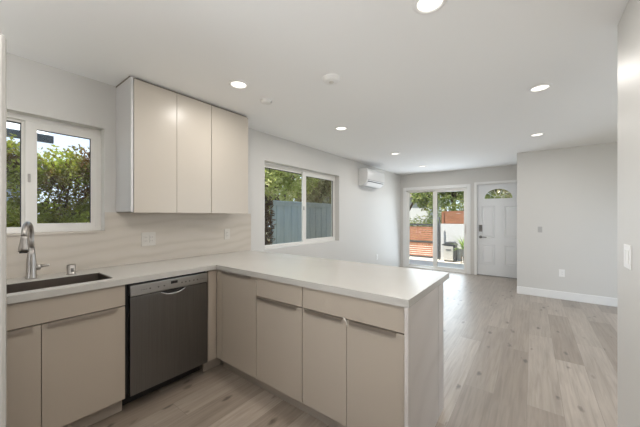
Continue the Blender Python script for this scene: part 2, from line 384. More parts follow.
# ---- window_1 over the sink
def window(name, W, ymid, mull, left, right, screen=False):
    x0, x1, z0, z1 = W; y0, y1 = D+.09, D+.155
    root = sempty(name, ((x0+x1)/2, D, z0))
    fw = .034
    mb = MB()
    mb.box((x0, y0, z0), (x0+fw, y1, z1)); mb.box((x1-fw, y0, z0), (x1, y1, z1))
    mb.box((x0+fw, y0, z0), (x1-fw, y1, z0+fw)); mb.box((x0+fw, y0, z1-fw), (x1-fw, y1, z1))
    mb.build('window_frame', M['vinyl'], root)
    # left fixed light: slim bead, pane set back
    (gx0, gx1, gz0, gz1) = left
    mb = MB()
    mb.box((x0+fw, y0+.03, z0+fw), (gx0, y1-.005, z1-fw)); mb.box((gx1, y0+.032, z0+fw), (max(gx1+.02, mull[1]), y1-.005, z1-fw))
    mb.box((gx0, y0+.03, z0+fw), (gx1, y1-.005, gz0)); mb.box((gx0, y0+.03, gz1), (gx1, y1-.005, z1-fw))
    s1 = mb.build('fixed_sash', M['vinyl'], root)
    box('window_pane', (gx0-.004, y0+.045, gz0-.004), (gx1+.004, y0+.049, gz1+.004), M['glass'], s1)
    mb = MB(); g = .007; gw = .018 if screen else .006
    mb.box((gx0, y0+.040, gz1-g*1.5), (gx1, y0+.044, gz1)); mb.box((gx1-gw, y0+.040, gz0), (gx1, y0+.044, gz1))
    mb.build('gasket', M['gasket'], s1)
    # right sliding sash, proud of it
    (hx0, hx1, hz0, hz1) = right
    mb = MB()
    mb.box((mull[0], y0+.004, z0+fw), (hx0, y0+.03, z1-fw)); mb.box((hx1, y0+.004, z0+fw), (x1-fw, y0+.03, z1-fw))
    mb.box((hx0, y0+.004, z0+fw), (hx1, y0+.03, hz0)); mb.box((hx0, y0+.004, hz1), (hx1, y0+.03, z1-fw))
    s2 = mb.build('sliding_sash', M['vinyl'], root)
    box('window_pane', (hx0-.004, y0+.016, hz0-.004), (hx1+.004, y0+.020, hz1+.004), M['glass'], s2)
    mb = MB()
    mb.box((hx0, y0+.010, hz1-g), (hx1, y0+.014, hz1)); mb.box((hx1-gw, y0+.010, hz0), (hx1, y0+.014, hz1))
    mb.build('gasket', M['gasket'], s2)
    mb = MB(); zc = (z0+z1)/2 - .02
    mb.box((mull[0]+.012, y0-.008, zc-.03), (mull[0]+.026, y0+.004, zc+.03), .003); mb.build('sash_latch', M['nickel'], s2)
    if screen:
        box('insect_screen', (hx0, y0+.052, z0+fw), (hx1+.01, y0+.053, z1-fw), M['screen'], root)
    return root
window('window_1', W1, 0, (.318, .375), (-.06, .302, 1.250, 1.995), (.378, .690, 1.275, 1.962))
window('window_2', W2, 0, (3.345, 3.41), (2.515, 3.40, .930, 1.998), (3.425, 4.178, .962, 1.972), True)

# ---- door_1: sliding glass door
d1 = sempty('door_1', (XF, 1.92, 0))
mb = MB(); y0, y1, z1 = SL[0], SL[1], SL[3]
mb.box((XF+.03, y0, 0), (XF+.14, y0+.035, z1), .002); mb.box((XF+.03, y1-.035, 0), (XF+.14, y1, z1), .002)
mb.box((XF+.03, y0, z1-.035), (XF+.14, y1, z1), .002); mb.box((XF+.0, y0, 0), (XF+.15, y1, .028), .002)
mb.build('door_frame', M['vinyl'], d1)
def dpanel(nm, x, ya, yb, ga, gb, za, zb):
    mb = MB(); t = .032
    mb.box((x, ya, .03), (x+t, ga, z1-.035), .003); mb.box((x, gb, .03), (x+t, yb, z1-.035), .003)
    mb.box((x, ga, .03), (x+t, gb, za), .003); mb.box((x, ga, zb), (x+t, gb, z1-.035), .003)
    p = mb.build(nm, M['vinyl'], d1)
    box('door_pane', (x+.014, ga-.004, za-.004), (x+.018, gb+.004, zb+.004), M['glass'], p)
    return p
pl = dpanel('fixed_panel', XF+.095, 1.89, 2.605, 1.985, 2.585, .075, 1.945)
pr = dpanel('sliding_panel', XF+.05, 1.235, 1.935, 1.275, 1.868, .095, 1.925)
mb = MB(); mb.box((XF+.02, 1.245, .93), (XF+.05, 1.268, 1.13), .004); mb.build('door_handle', M['vinyl'], pr)
box('gasket', (XF+.045, 1.862, .095), (XF+.05, 1.868, 1.925), M['gasket'], pr)
# casing of the sliding door
mb = MB()
mb.box((XF-.012, 1.125, 0), (XF, 1.20, 2.075), .003); mb.box((XF-.012, 2.64, 0), (XF, 2.71, 2.075), .003); mb.box((XF-.012, 1.20, 2.0), (XF, 2.64, 2.075), .003)
mb.box((XF, 1.20, 0), (XF+.03, 1.206, 2.0)); mb.box((XF, 2.634, 0), (XF+.03, 2.64, 2.0))
struct(mb.build('trim_1', M['trim']))

# ---- door_2: entry door with fanlight
d2 = sempty('door_2', (XF, .545, 0))
x = XF+.05
cx, cz, rw, rh = .597, 1.722, .262, .215
def fan(n, k=1.0, r0=None): return [(cx+rw*k*math.cos(PI*i/n), cz+rh*k*math.sin(PI*i/n)) for i in range(n+1)]
# slab face built as bands around the fan opening and raised panels
mb = MB()
Y0, Y1 = ED[0]+.004, ED[1]-.004
n = 20; arc = fan(n)                                # arc from +Y side to -Y side
for xx in (x, x+.042):
    vs = [mb.bm.verts.new((xx, p, q)) for p, q in arc]
    top = [mb.bm.verts.new((xx, p, 2.044)) for p, q in arc]
    for i in range(n): mb.bm.faces.new((vs[i], vs[i+1], top[i+1], top[i]))
mb.box((x, cx+rw, cz), (x+.042, Y1, 2.044)); mb.box((x, Y0, cz), (x+.042, cx-rw, 2.044))
mb.box((x, Y0, .008), (x+.042, Y1, cz))
vs0 = [mb.bm.verts.new((x, p, q)) for p, q in arc]; vs1 = [mb.bm.verts.new((x+.042, p, q)) for p, q in arc]
for i in range(n): mb.bm.faces.new((vs0[i], vs0[i+1], vs1[i+1], vs1[i]))
slab = mb.build('door_slab', M['door_white'], d2)
def raised(ya, yb, za, zb):
    mb = MB(); t = .013
    # moulded border then raised field with a groove, like pressed steel doors
    mb.prism([(ya, za), (yb, za), (yb, zb), (ya, zb)], 0, x-.001, x)
    def ring(i0, i1, h0, h1):
        a = [(ya+i0, za+i0), (yb-i0, za+i0), (yb-i0, zb-i0), (ya+i0, zb-i0)]; b = [(ya+i1, za+i1), (yb-i1, za+i1), (yb-i1, zb-i1), (ya+i1, zb-i1)]
        va = [mb.bm.verts.new((x-h0, p, q)) for p, q in a]; vb = [mb.bm.verts.new((x-h1, p, q)) for p, q in b]
        for i in range(4): mb.bm.faces.new((va[i], va[(i+1) % 4], vb[(i+1) % 4], vb[i]))
        return vb
    ring(0, .008, .001, .009); ring(.008, .018, .009, .009); ring(.018, .026, .009, .002); ring(.026, .034, .002, .002); vb = ring(.034, .052, .002, .008)
    mb.bm.faces.new(vb)
    mb.build('raised_panel', M['door_white'], d2)
raised(.655, .92, .86, 1.56); raised(.17, .485, .86, 1.56)
raised(.655, .92, .25, .70); raised(.17, .485, .25, .70)
fl = MB(); fl.prism(fan(20, 1.0), 0, x+.018, x+.022); fl = fl.build('fanlight_pane', M['glass'], d2)
mb = MB()
for i in range(n):                                    # arched rim
    a, b = arc[i], arc[i+1]; k = 1.06
    a2 = (cx+(a[0]-cx)*k, cz+(a[1]-cz)*k); b2 = (cx+(b[0]-cx)*k, cz+(b[1]-cz)*k)
    mb.prism([a, b, b2, a2], 0, x-.006, x+.002)
mb.box((x-.006, cx-rw*1.06, cz-.012), (x+.002, cx+rw*1.06, cz))
mb.build('fanlight_rim', M['door_white'], d2)
mb = MB()
for ang in (36, 72, 108, 144):
    a = math.radians(ang); mb.tube([(x+.012, cx+.07*math.cos(a), cz+.06*math.sin(a)), (x+.012, cx+rw*math.cos(a), cz+rh*math.sin(a))], .004, 8)
mb.tube([(x+.012, cx+.07*math.cos(PI*i/10), cz+.06*math.sin(PI*i/10)) for i in range(11)], .004, 8)
mb.build('fanlight_muntin', M['trim'], d2)
lk = box('keypad_lock', (x-.022, .897, .985), (x, .962, 1.135), M['lockmetal'], d2, .006)
mb = MB()
for r in range(4):
    for c in range(2): mb.box((x-.025, .910+c*.022, 1.03+r*.024), (x-.0215, .925+c*.022, 1.046+r*.024), .001)
mb.build('keypad_button', M['black'], lk)
mb = MB()
mb.tube([(x, .93, .862), (x-.012, .93, .862)], .032, 20); mb.tube([(x-.012, .93, .862), (x-.05, .93, .862)], .012)
mb.tube([(x-.05, .935, .862), (x-.052, .87, .864), (x-.048, .81, .860)], [.013, .012, .010]); mb.build('door_lever', M['lockmetal'], d2)
box('door_sweep', (x-.003, Y0, .0), (x+.04, Y1, .012), M['gasket'], d2)
mb = MB()
mb.box((XF-.012, 1.0, 0), (XF, 1.052, 2.10), .003); mb.box((XF-.012, YN+.002, 2.05), (XF, 1.0, 2.10), .003)
mb.box((XF, .996, 0), (XF+.11, 1.0, 2.05)); mb.box((XF, ED[0], 0), (XF+.11, ED[0]+.004, 2.05)); mb.box((XF, ED[0], 2.044), (XF+.11, ED[1], 2.05))
struct(mb.build('trim_2', M['trim']))
mb = MB(); mb.box((XF+.0, ED[0], 0), (XF+.15, ED[1], .006)); struct(mb.build('trim_3', M['nickel']))

# ------------------------------------------------------------------ kitchen counter and splash
SX0, SX1, SY0, SY1 = -.06, .657, 2.232, 2.545
mb = MB()
# L-shaped slab with sink cut-out, from a grid of cells sharing vertices
Xs = [XB+.001, SX0, SX1, XP, XP2]; Ys = [YE, DC, SY0, SY1, D-.001]
def cell(i, j):
    if not (0 <= i < 4 and 0 <= j < 4): return False
    if j == 0: return i == 3
    if i == 1 and j == 2: return False
    return True
vc = {}
def vv(i, j, z):
    k = (i, j, z)
    if k not in vc: vc[k] = mb.bm.verts.new((Xs[i], Ys[j], z))
    return vc[k]
for i in range(4):
    for j in range(4):
        if not cell(i, j): continue
        for z in (CT-.04, CT): mb.bm.faces.new((vv(i, j, z), vv(i+1, j, z), vv(i+1, j+1, z), vv(i, j+1, z)))
        for (di, dj, p, q) in ((-1, 0, (i, j), (i, j+1)), (1, 0, (i+1, j), (i+1, j+1)), (0, -1, (i, j), (i+1, j)), (0, 1, (i, j+1), (i+1, j+1))):
            if not cell(i+di, j+dj): mb.bm.faces.new((vv(*p, CT-.04), vv(*q, CT-.04), vv(*q, CT), vv(*p, CT)))
es = [e for e in mb.bm.edges if len(e.link_faces) == 2 and e.calc_face_angle(0) > .5]
bmesh.ops.recalc_face_normals(mb.bm, faces=mb.bm.faces)
bmesh.ops.bevel(mb.bm, geom=es, offset=.003, segments=2, affect='EDGES')
tag(settle(mb.build('countertop', M['quartz'])), 'cream quartz L-shaped countertop with peninsula and sink cut-out', 'countertop')

mb = MB(); t = .018
E_ = .0015
mb.box((XB+E_, D-t, CT), (W1[0], D-E_, 1.360)); mb.box((W1[0], D-t, CT), (W1[1], D-E_, W1[2]-.006)); mb.box((W1[1], D-t, CT), (2.234, D-E_, 1.360))
tag(settle(mb.build('backsplash', M['splash'])), 'veined beige stone backsplash slab behind sink and counter', 'backsplash')
box_sill = MB(); box_sill.box((W1[0]-.0, D-t-.006, W1[2]-.006), (W1[1]+.0, D+.09, W1[2]+.010), .002)
struct(box_sill.build('trim_4', M['splash']))

# ------------------------------------------------------------------ cabinets
def pull(parent, axis, a0, a1, face, z, out):
    """edge pull: folded metal strip hooked on a door's top edge. axis 0: runs along X on a face at Y; axis 1: runs along Y on a face at X"""
    mb = MB(); d = out
    prof = [(0, .004), (0, .001), (-.016, .001), (-.016, -.014), (-.019, -.014), (-.019, .004)]
    if axis == 0: mb.prism([(face+.0+p, z+q) for p, q in prof], 0, a0, a1)
    else: mb.prism([(face+p, z+q) for p, q in prof], 1, a0, a1)
    return mb.build('handle', M['pull'], parent, None)
ZD0, ZD1, ZR0, ZR1 = .108, .726, .733, .868
FY = DC+.020        # face plane of the wall run
FX = XP+.020        # face plane of the peninsula
def cab_wall(label, x0, x1, doors, drawers, handles, group='base cabinets under the counter'):
    t = thing('base_cabinet', label, 'cabinet', ((x0+x1)/2, 2.45, 0), group)
    mb = MB(); mb.box((x0, FY+.020, .10), (x0+.018, D-.003, CT-.042)); mb.box((x1-.018, FY+.020, .10), (x1, D-.003, CT-.042))
    mb.box((x0, FY+.020, .10), (x1, D-.003, .118)); mb.box((x0, D-.012, .10), (x1, D-.003, CT-.042)); mb.box((x0, FY+.020, ZR0-.03), (x1, FY+.024, CT-.042)); mb.box((x0, FY+.0195, .10), (x1, FY+.0235, CT-.042))
    mb.build('carcass', M['cab_in'], t)
    box('toe_kick', (x0, FY+.065, 0), (x1, FY+.08, .10), M['kick'], t)
    for (a, b), h in zip(doors, handles):
        dr = box('door', (a, FY, ZD0), (b, FY+.019, ZD1), M['cab'], t, .0012)
        if h: pull(dr, 0, h[0], h[1], FY, ZD1, -1)
    for a, b in drawers: box('drawer_front', (a, FY, ZR0), (b, FY+.019, ZR1), M['cab'], t, .0012)
    return t
def cab_pen(label, y0, y1, doors, drawers, handles, zd1=ZD1, group='base cabinets under the counter', ya=None):
    t = thing('base_cabinet', label, 'cabinet', (1.72, (y0+y1)/2, 0), group)
    mb = MB(); xb = 2.03
    mb.box((FX+.0195, y0, .10), (FX+.0235, y1, CT-.042)); mb.box((FX+.02, y0, .10), (xb, y0+.018, CT-.042)); mb.box((FX+.02, y1-.018, .10), (xb, y1, CT-.042)); mb.box((FX+.02, y0, .10), (xb, y1, .118))
    mb.build('carcass', M['cab_in'], t)
    box('toe_kick', (FX+.065, y0, 0), (FX+.08, y1, .10), M['kick'], t)
    for (a, b), h in zip(doors, handles):
        dr = box('door', (FX, a, ZD0), (FX+.019, b, zd1), M['cab'], t, .0012)
        if h: pull(dr, 1, h[0], h[1], FX, zd1, -1)
    for a, b in drawers: box('drawer_front', (FX, a, ZR0), (FX+.019, b, ZR1), M['cab'], t, .0012)
    return t
sinkcab = cab_wall('greige base cabinet under the sink with false front over two doors', -.102, .705, [(-.099, .3005), (.3035, .702)], [(-.099, .702)], [(-.06, .266), (.324, .656)])
# fillers and end panels as part of neighbours
c1 = cab_pen('greige full-height corner door cabinet of peninsula beside dishwasher', 1.650, FY-.002, [(1.653, 2.087)], [], [(1.70, 2.06)], ZR1)
box('corner_filler', (FX, 2.090, ZD0), (FX+.019, FY-.002, ZR1), M['cab'], c1, .001)
mb = MB(); mb.box((1.305, FY, ZD0), (FX-.002, FY+.019, ZR1), .001); mb.build('corner_filler', M['cab'], c1)
box('toe_kick', (1.300, FY+.065, 0), (FX+.08, FY+.08, .10), M['kick'], c1)
c2 = cab_pen('narrow greige peninsula cabinet with one drawer above one door', 1.195, 1.650, [(1.198, 1.647)], [(1.198, 1.647)], [(1.235, 1.628)])
c3 = cab_pen('wide greige peninsula cabinet with one drawer above two doors', .512, 1.195, [(.858, 1.192), (.515, .855)], [(.515, 1.192)], [(.885, 1.163), (.556, .828)])
mb = MB(); mb.tube([(FX-.004, .876, .742), (FX-.010, .862, .733), (FX-.004, .852, .712), (FX-.002, .848, .690)], [.004, .006, .004, .003], 8); mb.build('child_latch', M['clear'], c3)
# back panel of the peninsula and the stone end panel
ep = thing('end_panel', 'veined stone end panel closing the peninsula below countertop', 'panel', (1.72, .497, 0))
box('stone_slab', (XP+.002, YE+.004, 0), (1.925, YE+.024, CT-.041), M['panel'], ep, .0015)
box('corner_post', (1.931, YE+.004, 0), (2.055, YE+.024, CT-.041), M['panel'], ep, .0015)
tag(settle(box('back_panel', (2.032, YE+.026, 0), (2.055, D-.02, CT-.041), M['panel'])), 'stone-look back panel of peninsula facing the living room', 'panel')

# upper cabinets
UY = 2.458
def upper(label, x0, x1, seams, zb=1.361, zt=2.402, endl=False):
    t = thing('wall_cabinet', label, 'cabinet', ((x0+x1)/2, D, zb), 'wall cabinets above the counter')
    mb = MB(); mb.box((x0, UY+.021, zb+.004), (x1, D-.001, zt), .001); mb.build('carcass', M['cab_side'], t)
    if endl: box('side_panel', (x0-.0, UY-.0, zb), (x0+.017, UY+.0205, zt), M['cab_side'], t, .001)
    xs = [x0+(.021 if endl else .0015)] + seams + [x1-.0015]
    for a, b in zip(xs, xs[1:]):
        box('door', (a+.0012, UY, zb-.004), (b-.0012, UY+.0195, zt-.006), M['cab_up'], t, .0015)
    return t
upper('gloss beige two-door wall cabinet nearest the sink window', .834, 1.513, [1.184], endl=True)
upper('gloss beige single-door wall cabinet nearest the middle window', 1.513, 1.952, [])
box('ceiling_gap_shade', (.834, UY+.03, 2.402), (1.952, D-.001, H), M['cab_in']).name = 'trim_5'  # dark strip stands in for the shaded gap under the ceiling
struct(bpy.data.objects['trim_5'])

# ------------------------------------------------------------------ dishwasher
dw = thing('dishwasher', 'stainless dishwasher with dark pocket handle between greige cabinets', 'dishwasher', (1.0, 2.45, 0))
box('tub', (.712, FY+.03, .112), (1.298, D-.03, .866), M['black'], dw)
box('toe_plate', (.716, FY+.12, .0), (1.295, FY+.135, .115), M['black'], dw)
x0, x1 = .728, 1.290; fy = FY-.012
# door below, with pocket cut
mb = MB(); mb.box((x0, fy, .110), (x1, fy+.035, .778), .004); door = mb.build('door', M['steel'], dw)
mb = MB(); mb.box((x0, fy-.004, .783), (x1, fy+.035, .858), .004); cp = mb.build('control_panel', M['steel_l'], dw)
# smiling pocket: dark recess with a bright scooped lip
n = 12; cxh = 1.012; hw = .088
mb = MB()
for i in range(n):
    a0 = -1+2*i/n; a1 = -1+2*(i+1)/n
    f = lambda a: .776-.026*(1-abs(a)**2.2)
    mb.prism([(cxh+hw*a0, .781), (cxh+hw*a1, .781), (cxh+hw*a1, f(a1)), (cxh+hw*a0, f(a0))], 1, fy-.002, fy+.001)
mb.build('pocket_recess', M['black'], door)
mb = MB()
pts = []
for i in range(n+1):
    a = -1+2*i/n; pts.append((cxh+hw*a, fy-.006, .774-.026*(1-abs(a)**2.2)))
mb.tube(pts, [.003+.004*(1-abs(-1+2*i/n)) for i in range(n+1)], 8); mb.build('pocket_lip', M['steel_l'], door)
box('display', (.992, fy-.0055, .822), (1.042, fy-.0035, .842), M['black'], cp)
for xx in (.85, .905, .945, 1.075, 1.105, 1.135, 1.17, 1.20):
    mb = MB(); mb.tube([(xx, fy-.0035, .818), (xx, fy-.0055, .818)], .006, 12); mb.build('button', M['darkbtn'], cp)
for xx in (.79, .805, .82, 1.225, 1.24, 1.255): box('marking', (xx, fy-.0048, .8165), (xx+.010, fy-.0035, .8195), M['darkbtn'], cp)

# ------------------------------------------------------------------ sink, faucet, air gap
sk = thing('sink', 'undermount stainless sink with dark basin in cream counter', 'sink', ((SX0+SX1)/2, (SY0+SY1)/2, CT-.24))
mb = MB(); zt, zb, t = CT-.041, CT-.24, .003
a = [(SX0-.004, SY0-.004), (SX1+.004, SY0-.004), (SX1+.004, SY1+.004), (SX0-.004, SY1+.004)]
mb.box((SX0-.02, SY0-.02, zb), (SX1+.02, SY1+.02, zb+.004))
for p, q in (((SX0-.02, SY0-.02), (SX0-.001, SY1+.02)), ((SX1+.001, SY0-.02), (SX1+.02, SY1+.02)), ((SX0-.02, SY0-.02), (SX1+.02, SY0-.001)), ((SX0-.02, SY1+.001), (SX1+.02, SY1+.02))):
    mb.box((*p, zb), (*q, zt))
for p, q in (((SX0+.0008, SY0+.0008), (SX0+.003, SY1-.0008)), ((SX1-.003, SY0+.0008), (SX1-.0008, SY1-.0008)), ((SX0+.003, SY0+.0008), (SX1-.003, SY0+.003)), ((SX0+.003, SY1-.003), (SX1-.003, SY1-.0008))):
    mb.box((*p, zb+.004), (*q, CT-.004))
mb.build('basin', M['sink'], sk)
mb = MB(); mb.lathe(((SX0+SX1)/2, 2.40, zb+.004), [(0, .002), (.035, .002), (.045, .004), (.052, 0)], 28); mb.build('drain', M['nickel'], sk)

fx, fyy = .322, 2.655
fc = thing('faucet', 'brushed nickel pull-down gooseneck faucet behind the sink', 'faucet', (fx, fyy, CT))
mb = MB(); mb.lathe((fx, fyy, CT), [(0, 0), (.0285, 0), (.029, .005), (.0265, .012), (.0245, .10), (.0205, .155), (.0150, .205), (0, .206)], 32); mb.build('body', M['nickel'], fc)
d = Vector((-.050, -.150, 0)); L_ = d.length; d.normalize(); R = L_/2
path = [(fx, fyy, CT+.17), (fx, fyy, CT+.25)]
zc = CT+.285
for i in range(13):
    a = PI - PI*i/12*1.0
    path.append((fx+d.x*(R+R*math.cos(a)), fyy+d.y*(R+R*math.cos(a)), zc+R*math.sin(a)*1.03))
mb = MB(); mb.tube(path, .0140, 18); mb.build('spout', M['nickel'], fc)
e = Vector(path[-1])
mb = MB(); mb.tube([e+Vector((0, 0, .006)), e+Vector((0, 0, -.012)), e+Vector((d.x*.008, d.y*.008, -.070)), e+Vector((d.x*.010, d.y*.010, -.092))], [.0145, .0160, .0235, .0252], 20)
sh = mb.build('spray_head', M['nickel'], fc)
mb = MB(); p = e+Vector((d.x*.010, d.y*.010, -.092)); mb.tube([p, p+Vector((0, 0, -.006))], .018, 20); mb.build('nozzle', M['black'], sh)
mb = MB(); mb.tube([(fx+.018, fyy, CT+.070), (fx+.044, fyy, CT+.070)], .017, 18)
mb.tube([(fx+.040, fyy, CT+.076), (fx+.062, fyy-.010, CT+.078), (fx+.084, fyy-.018, CT+.080)], [.011, .010, .009], 12); mb.build('lever', M['nickel'], fc)

mb = MB(); mb.lathe((.520, 2.632, CT), [(0, 0), (.030, 0), (.030, .006), (.0255, .008), (.0255, .060), (.022, .067), (0, .068)], 28)
ag = settle(mb.build('air_gap', M['nickel'])); tag(ag, 'small nickel air gap cap on counter behind the sink', 'air gap')
box('slot', (.512, 2.6045, CT+.018), (.528, 2.609, CT+.045), M['lockmetal'], ag)

# ------------------------------------------------------------------ outlets, switches
def plate(kind, label, c, axis, w_, h_, gangs, m, face, out=-1, rocker=False, group='wall plates'):
    """c = centre on wall; axis 1: wall at Y facing -Y (or +Y with out=1); axis 0: wall at X facing -X"""
    t = thing(kind, label, kind.replace('_', ' '), c, group); th = .006*out
    def B(u0, u1, z0, z1, d0, d1, name, mm, par, bev=0.0, ):
        if axis == 1: return box(name, (c[0]+u0, c[1]+d0*out, c[2]+z0), (c[0]+u1, c[1]+d1*out, c[2]+z1), mm, par, bev)
        return box(name, (c[0]+d0*out, c[1]+u0, c[2]+z0), (c[0]+d1*out, c[1]+u1, c[2]+z1), mm, par, bev)
    B(-w_/2, w_/2, -h_/2, h_/2, 0, .006, 'plate', m, t, .002)
    for g in range(gangs):
        u = (g-(gangs-1)/2)*.046
        f = B(u-.017, u+.017, -.033, .033, .006, .009, 'rocker' if rocker else 'socket', m, t, .001)
        if not rocker:
            mb_parts = [(-.008, -.005, .010, .022), (.005, .008, .010, .022), (-.008, -.005, -.022, -.010), (.005, .008, -.022, -.010)]
            for a, b2, z0, z1 in mb_parts:
                mb = MB()
                if axis == 1: mb.box((c[0]+u+a, c[1]+.009*out, c[2]+z0), (c[0]+u+b2, c[1]+.0096*out, c[2]+z1))
                else: mb.box((c[0]+.009*out, c[1]+u+a, c[2]+z0), (c[0]+.0096*out, c[1]+u+b2, c[2]+z1))
                mb.build('slot', face, f)
    return t
plate('outlet', 'double beige outlet on the backsplash above the dishwasher', (1.077, D-t if False else D-.018, 1.122), 1, .118, .122, 2, M['almond'], M['almond_d'])
plate('outlet', 'single beige outlet on the backsplash near the middle window', (1.893, D-.018, 1.126), 1, .072, .118, 1, M['almond'], M['almond_d'])
plate('outlet', 'low white outlet on the long wall below the air conditioner', (5.789, D, .413), 1, .072, .118, 1, M['plastic'], M['outletface'])
plate('light_switch', 'small grey light switch on the nook wall beside entry', (XN, -.103, 1.109), 0, .058, .095, 1, M['outletface'], M['outletface'], rocker=True)
plate('outlet', 'low white outlet on the nook wall above the baseboard', (XN, -.378, .420), 0, .072, .118, 1, M['plastic'], M['outletface'])
plate('light_switch', 'white double rocker switch at the end of near right wall', (2.055, YR, 1.125), 1, .118, .118, 2, M['plastic'], M['outletface'], out=1, rocker=True)

# ------------------------------------------------------------------ ceiling lamps and detectors
spots = [((1.430, 1.925), 'recessed ceiling lamp in front of the wall cabinets'),
         ((1.470, .415), 'recessed ceiling lamp at the top edge over the peninsula end'),
         ((3.005, -.052), 'larger-looking recessed ceiling lamp in right row before nook'),
         ((2.905, 1.875), 'recessed ceiling lamp before the middle window'),
         ((4.700, -.051), 'farther recessed ceiling lamp in right row near nook wall'),
         ((4.640, 1.890), 'recessed ceiling lamp beside the air conditioner'),
         ((6.154, 1.888), 'farthest recessed ceiling lamp, just before the sliding door')]
spots += [((.02, 1.16), 'added unseen fill lamp over the near end of the kitchen'), ((.05, .10), 'added unseen fill lamp over the kitchen beside the right wall')]  # two lamps added out of view to brighten the kitchen
(xx, yy), lb = spots[0]
dl = thing('downlight', lb, 'ceiling light', (xx, yy, H), 'recessed ceiling lamps')
mb = MB(); mb.lathe((xx, yy, H), [(.084, 0), (.083, -.004), (.070, -.011), (.064, -.011), (.060, -.003)], 48); mb.build('trim_ring', M['lampring'], dl)
mb = MB(); mb.lathe((xx, yy, H), [(.0605, -.003), (0, -.0035)], 48); mb.build('lens', M['lens'], dl)
ld = bpy.data.lights.new('lamp_light', 'AREA'); ld.shape = 'DISK'; ld.size = .12; ld.energy = LAMP_W; ld.color = LAMP_COL
lo = bpy.data.objects.new('lamp_light', ld); COL.objects.link(lo); lo.parent = dl; lo.location = (0, 0, -.013)
for (xx, yy), lb in spots[1:]: dup(dl, (xx, yy, H), lb)

sm = thing('smoke_detector', 'round white smoke detector in the middle of the ceiling', 'smoke detector', (1.81, 1.26, H))
mb = MB(); mb.lathe((1.81, 1.26, H), [(.068, 0), (.068, -.010), (.062, -.013), (.060, -.024), (.050, -.032), (0, -.034)], 40); mb.build('housing', M['plastic'], sm)
mb = MB(); mb.lathe((1.81, 1.26, H-.034), [(.020, .002), (.020, -.002), (0, -.003)], 20); mb.build('test_button', M['almond'], sm)
sp = thing('smoke_detector', 'smaller round detector with a dark slot near wall cabinets', 'smoke detector', (1.79, 1.99, H))
mb = MB(); mb.lathe((1.79, 1.99, H), [(.056, 0), (.056, -.008), (.050, -.020), (.036, -.026), (0, -.027)], 36); mb.build('housing', M['plastic'], sp)
mb = MB(); mb.box((1.80, 1.935, H-.0235), (1.812, 1.975, H-.0185)); mb.build('slot', M['outletface'], sp)

# ------------------------------------------------------------------ air conditioner
ac = thing('air_conditioner', 'white wall-mounted split air conditioner on the long wall', 'air conditioner', (5.33, D, 1.98))
ax0, ax1 = 4.935, 5.735
prof = [(D-.001, 1.945), (D-.001, 2.285), (D-.175, 2.285), (D-.203, 2.265), (D-.212, 2.20), (D-.208, 2.06), (D-.190, 2.015), (D-.12, 1.952), (D-.08, 1.945)]
mb = MB(); mb.prism(prof, 0, ax0, ax1); body = mb.build('body', M['acplastic'], ac)
bmd = body.modifiers.new('bevel', 'BEVEL'); bmd.width = .008; bmd.segments = 2
mb = MB(); mb.prism([(D-.202, 2.012), (D-.195, 2.018), (D-.125, 1.952), (D-.131, 1.944)], 0, ax0+.06, ax1-.06); mb.build('louver', M['plastic'], ac)
box('air_slot', (ax0+.02, D-.2125, 2.050), (ax1-.02, D-.203, 2.060), M['outletface'], ac)
mb = MB(); mb.prism([(D-.2045, 2.032), (D-.190, 2.036), (D-.185, 2.010), (D-.1965, 2.014)], 0, ax0+.05, ax1-.05); mb.build('outlet_shadow_gap', M['gasket'], ac)
mb = MB()
for i in range(9): mb.box((ax0+.03, D-.165+i*.016, 2.284), (ax1-.03, D-.158+i*.016, 2.287))
mb.build('intake_grille', M['outletface'], ac)

# ------------------------------------------------------------------ fridge at the left edge
fr = thing('refrigerator', 'tall grey refrigerator edge with rounded door at photo left', 'refrigerator', (-.28, 1.47, 0))
box('body', (-.66, 1.075, .02), (.015, 1.90, 1.775), M['fridge'], fr, .006)
for z0, z1 in ((.03, .70), (.712, 1.79)):
    dd = box('door', (.020, 1.070, z0), (.086, 1.905, z1), M['fridge_door'], fr, .009)
    box('grip_rail', (.030, 1.20, z1-.003 if z0 < .5 else z0-.004), (.075, 1.78, z1+.004 if z0 < .5 else z0+.003), M['darkmetal'], dd)
for yy in (1.12, 1.84):
    mb = MB(); mb.tube([(-.05, yy, 0), (-.05, yy, .03)], .02); mb.build('foot', M['black'], fr)

# ------------------------------------------------------------------ outdoors
struct(box('ground', (-12, -12, -.35), (40, 30, -.16), M['soil']))
struct(box('patio', (XF+T+.002, -3, -.155), (9.9, 4.4, -.03), M['concrete']))
struct(box('path', (9.9, -2, -.158), (13.5, 9, -.05), M['concrete']))

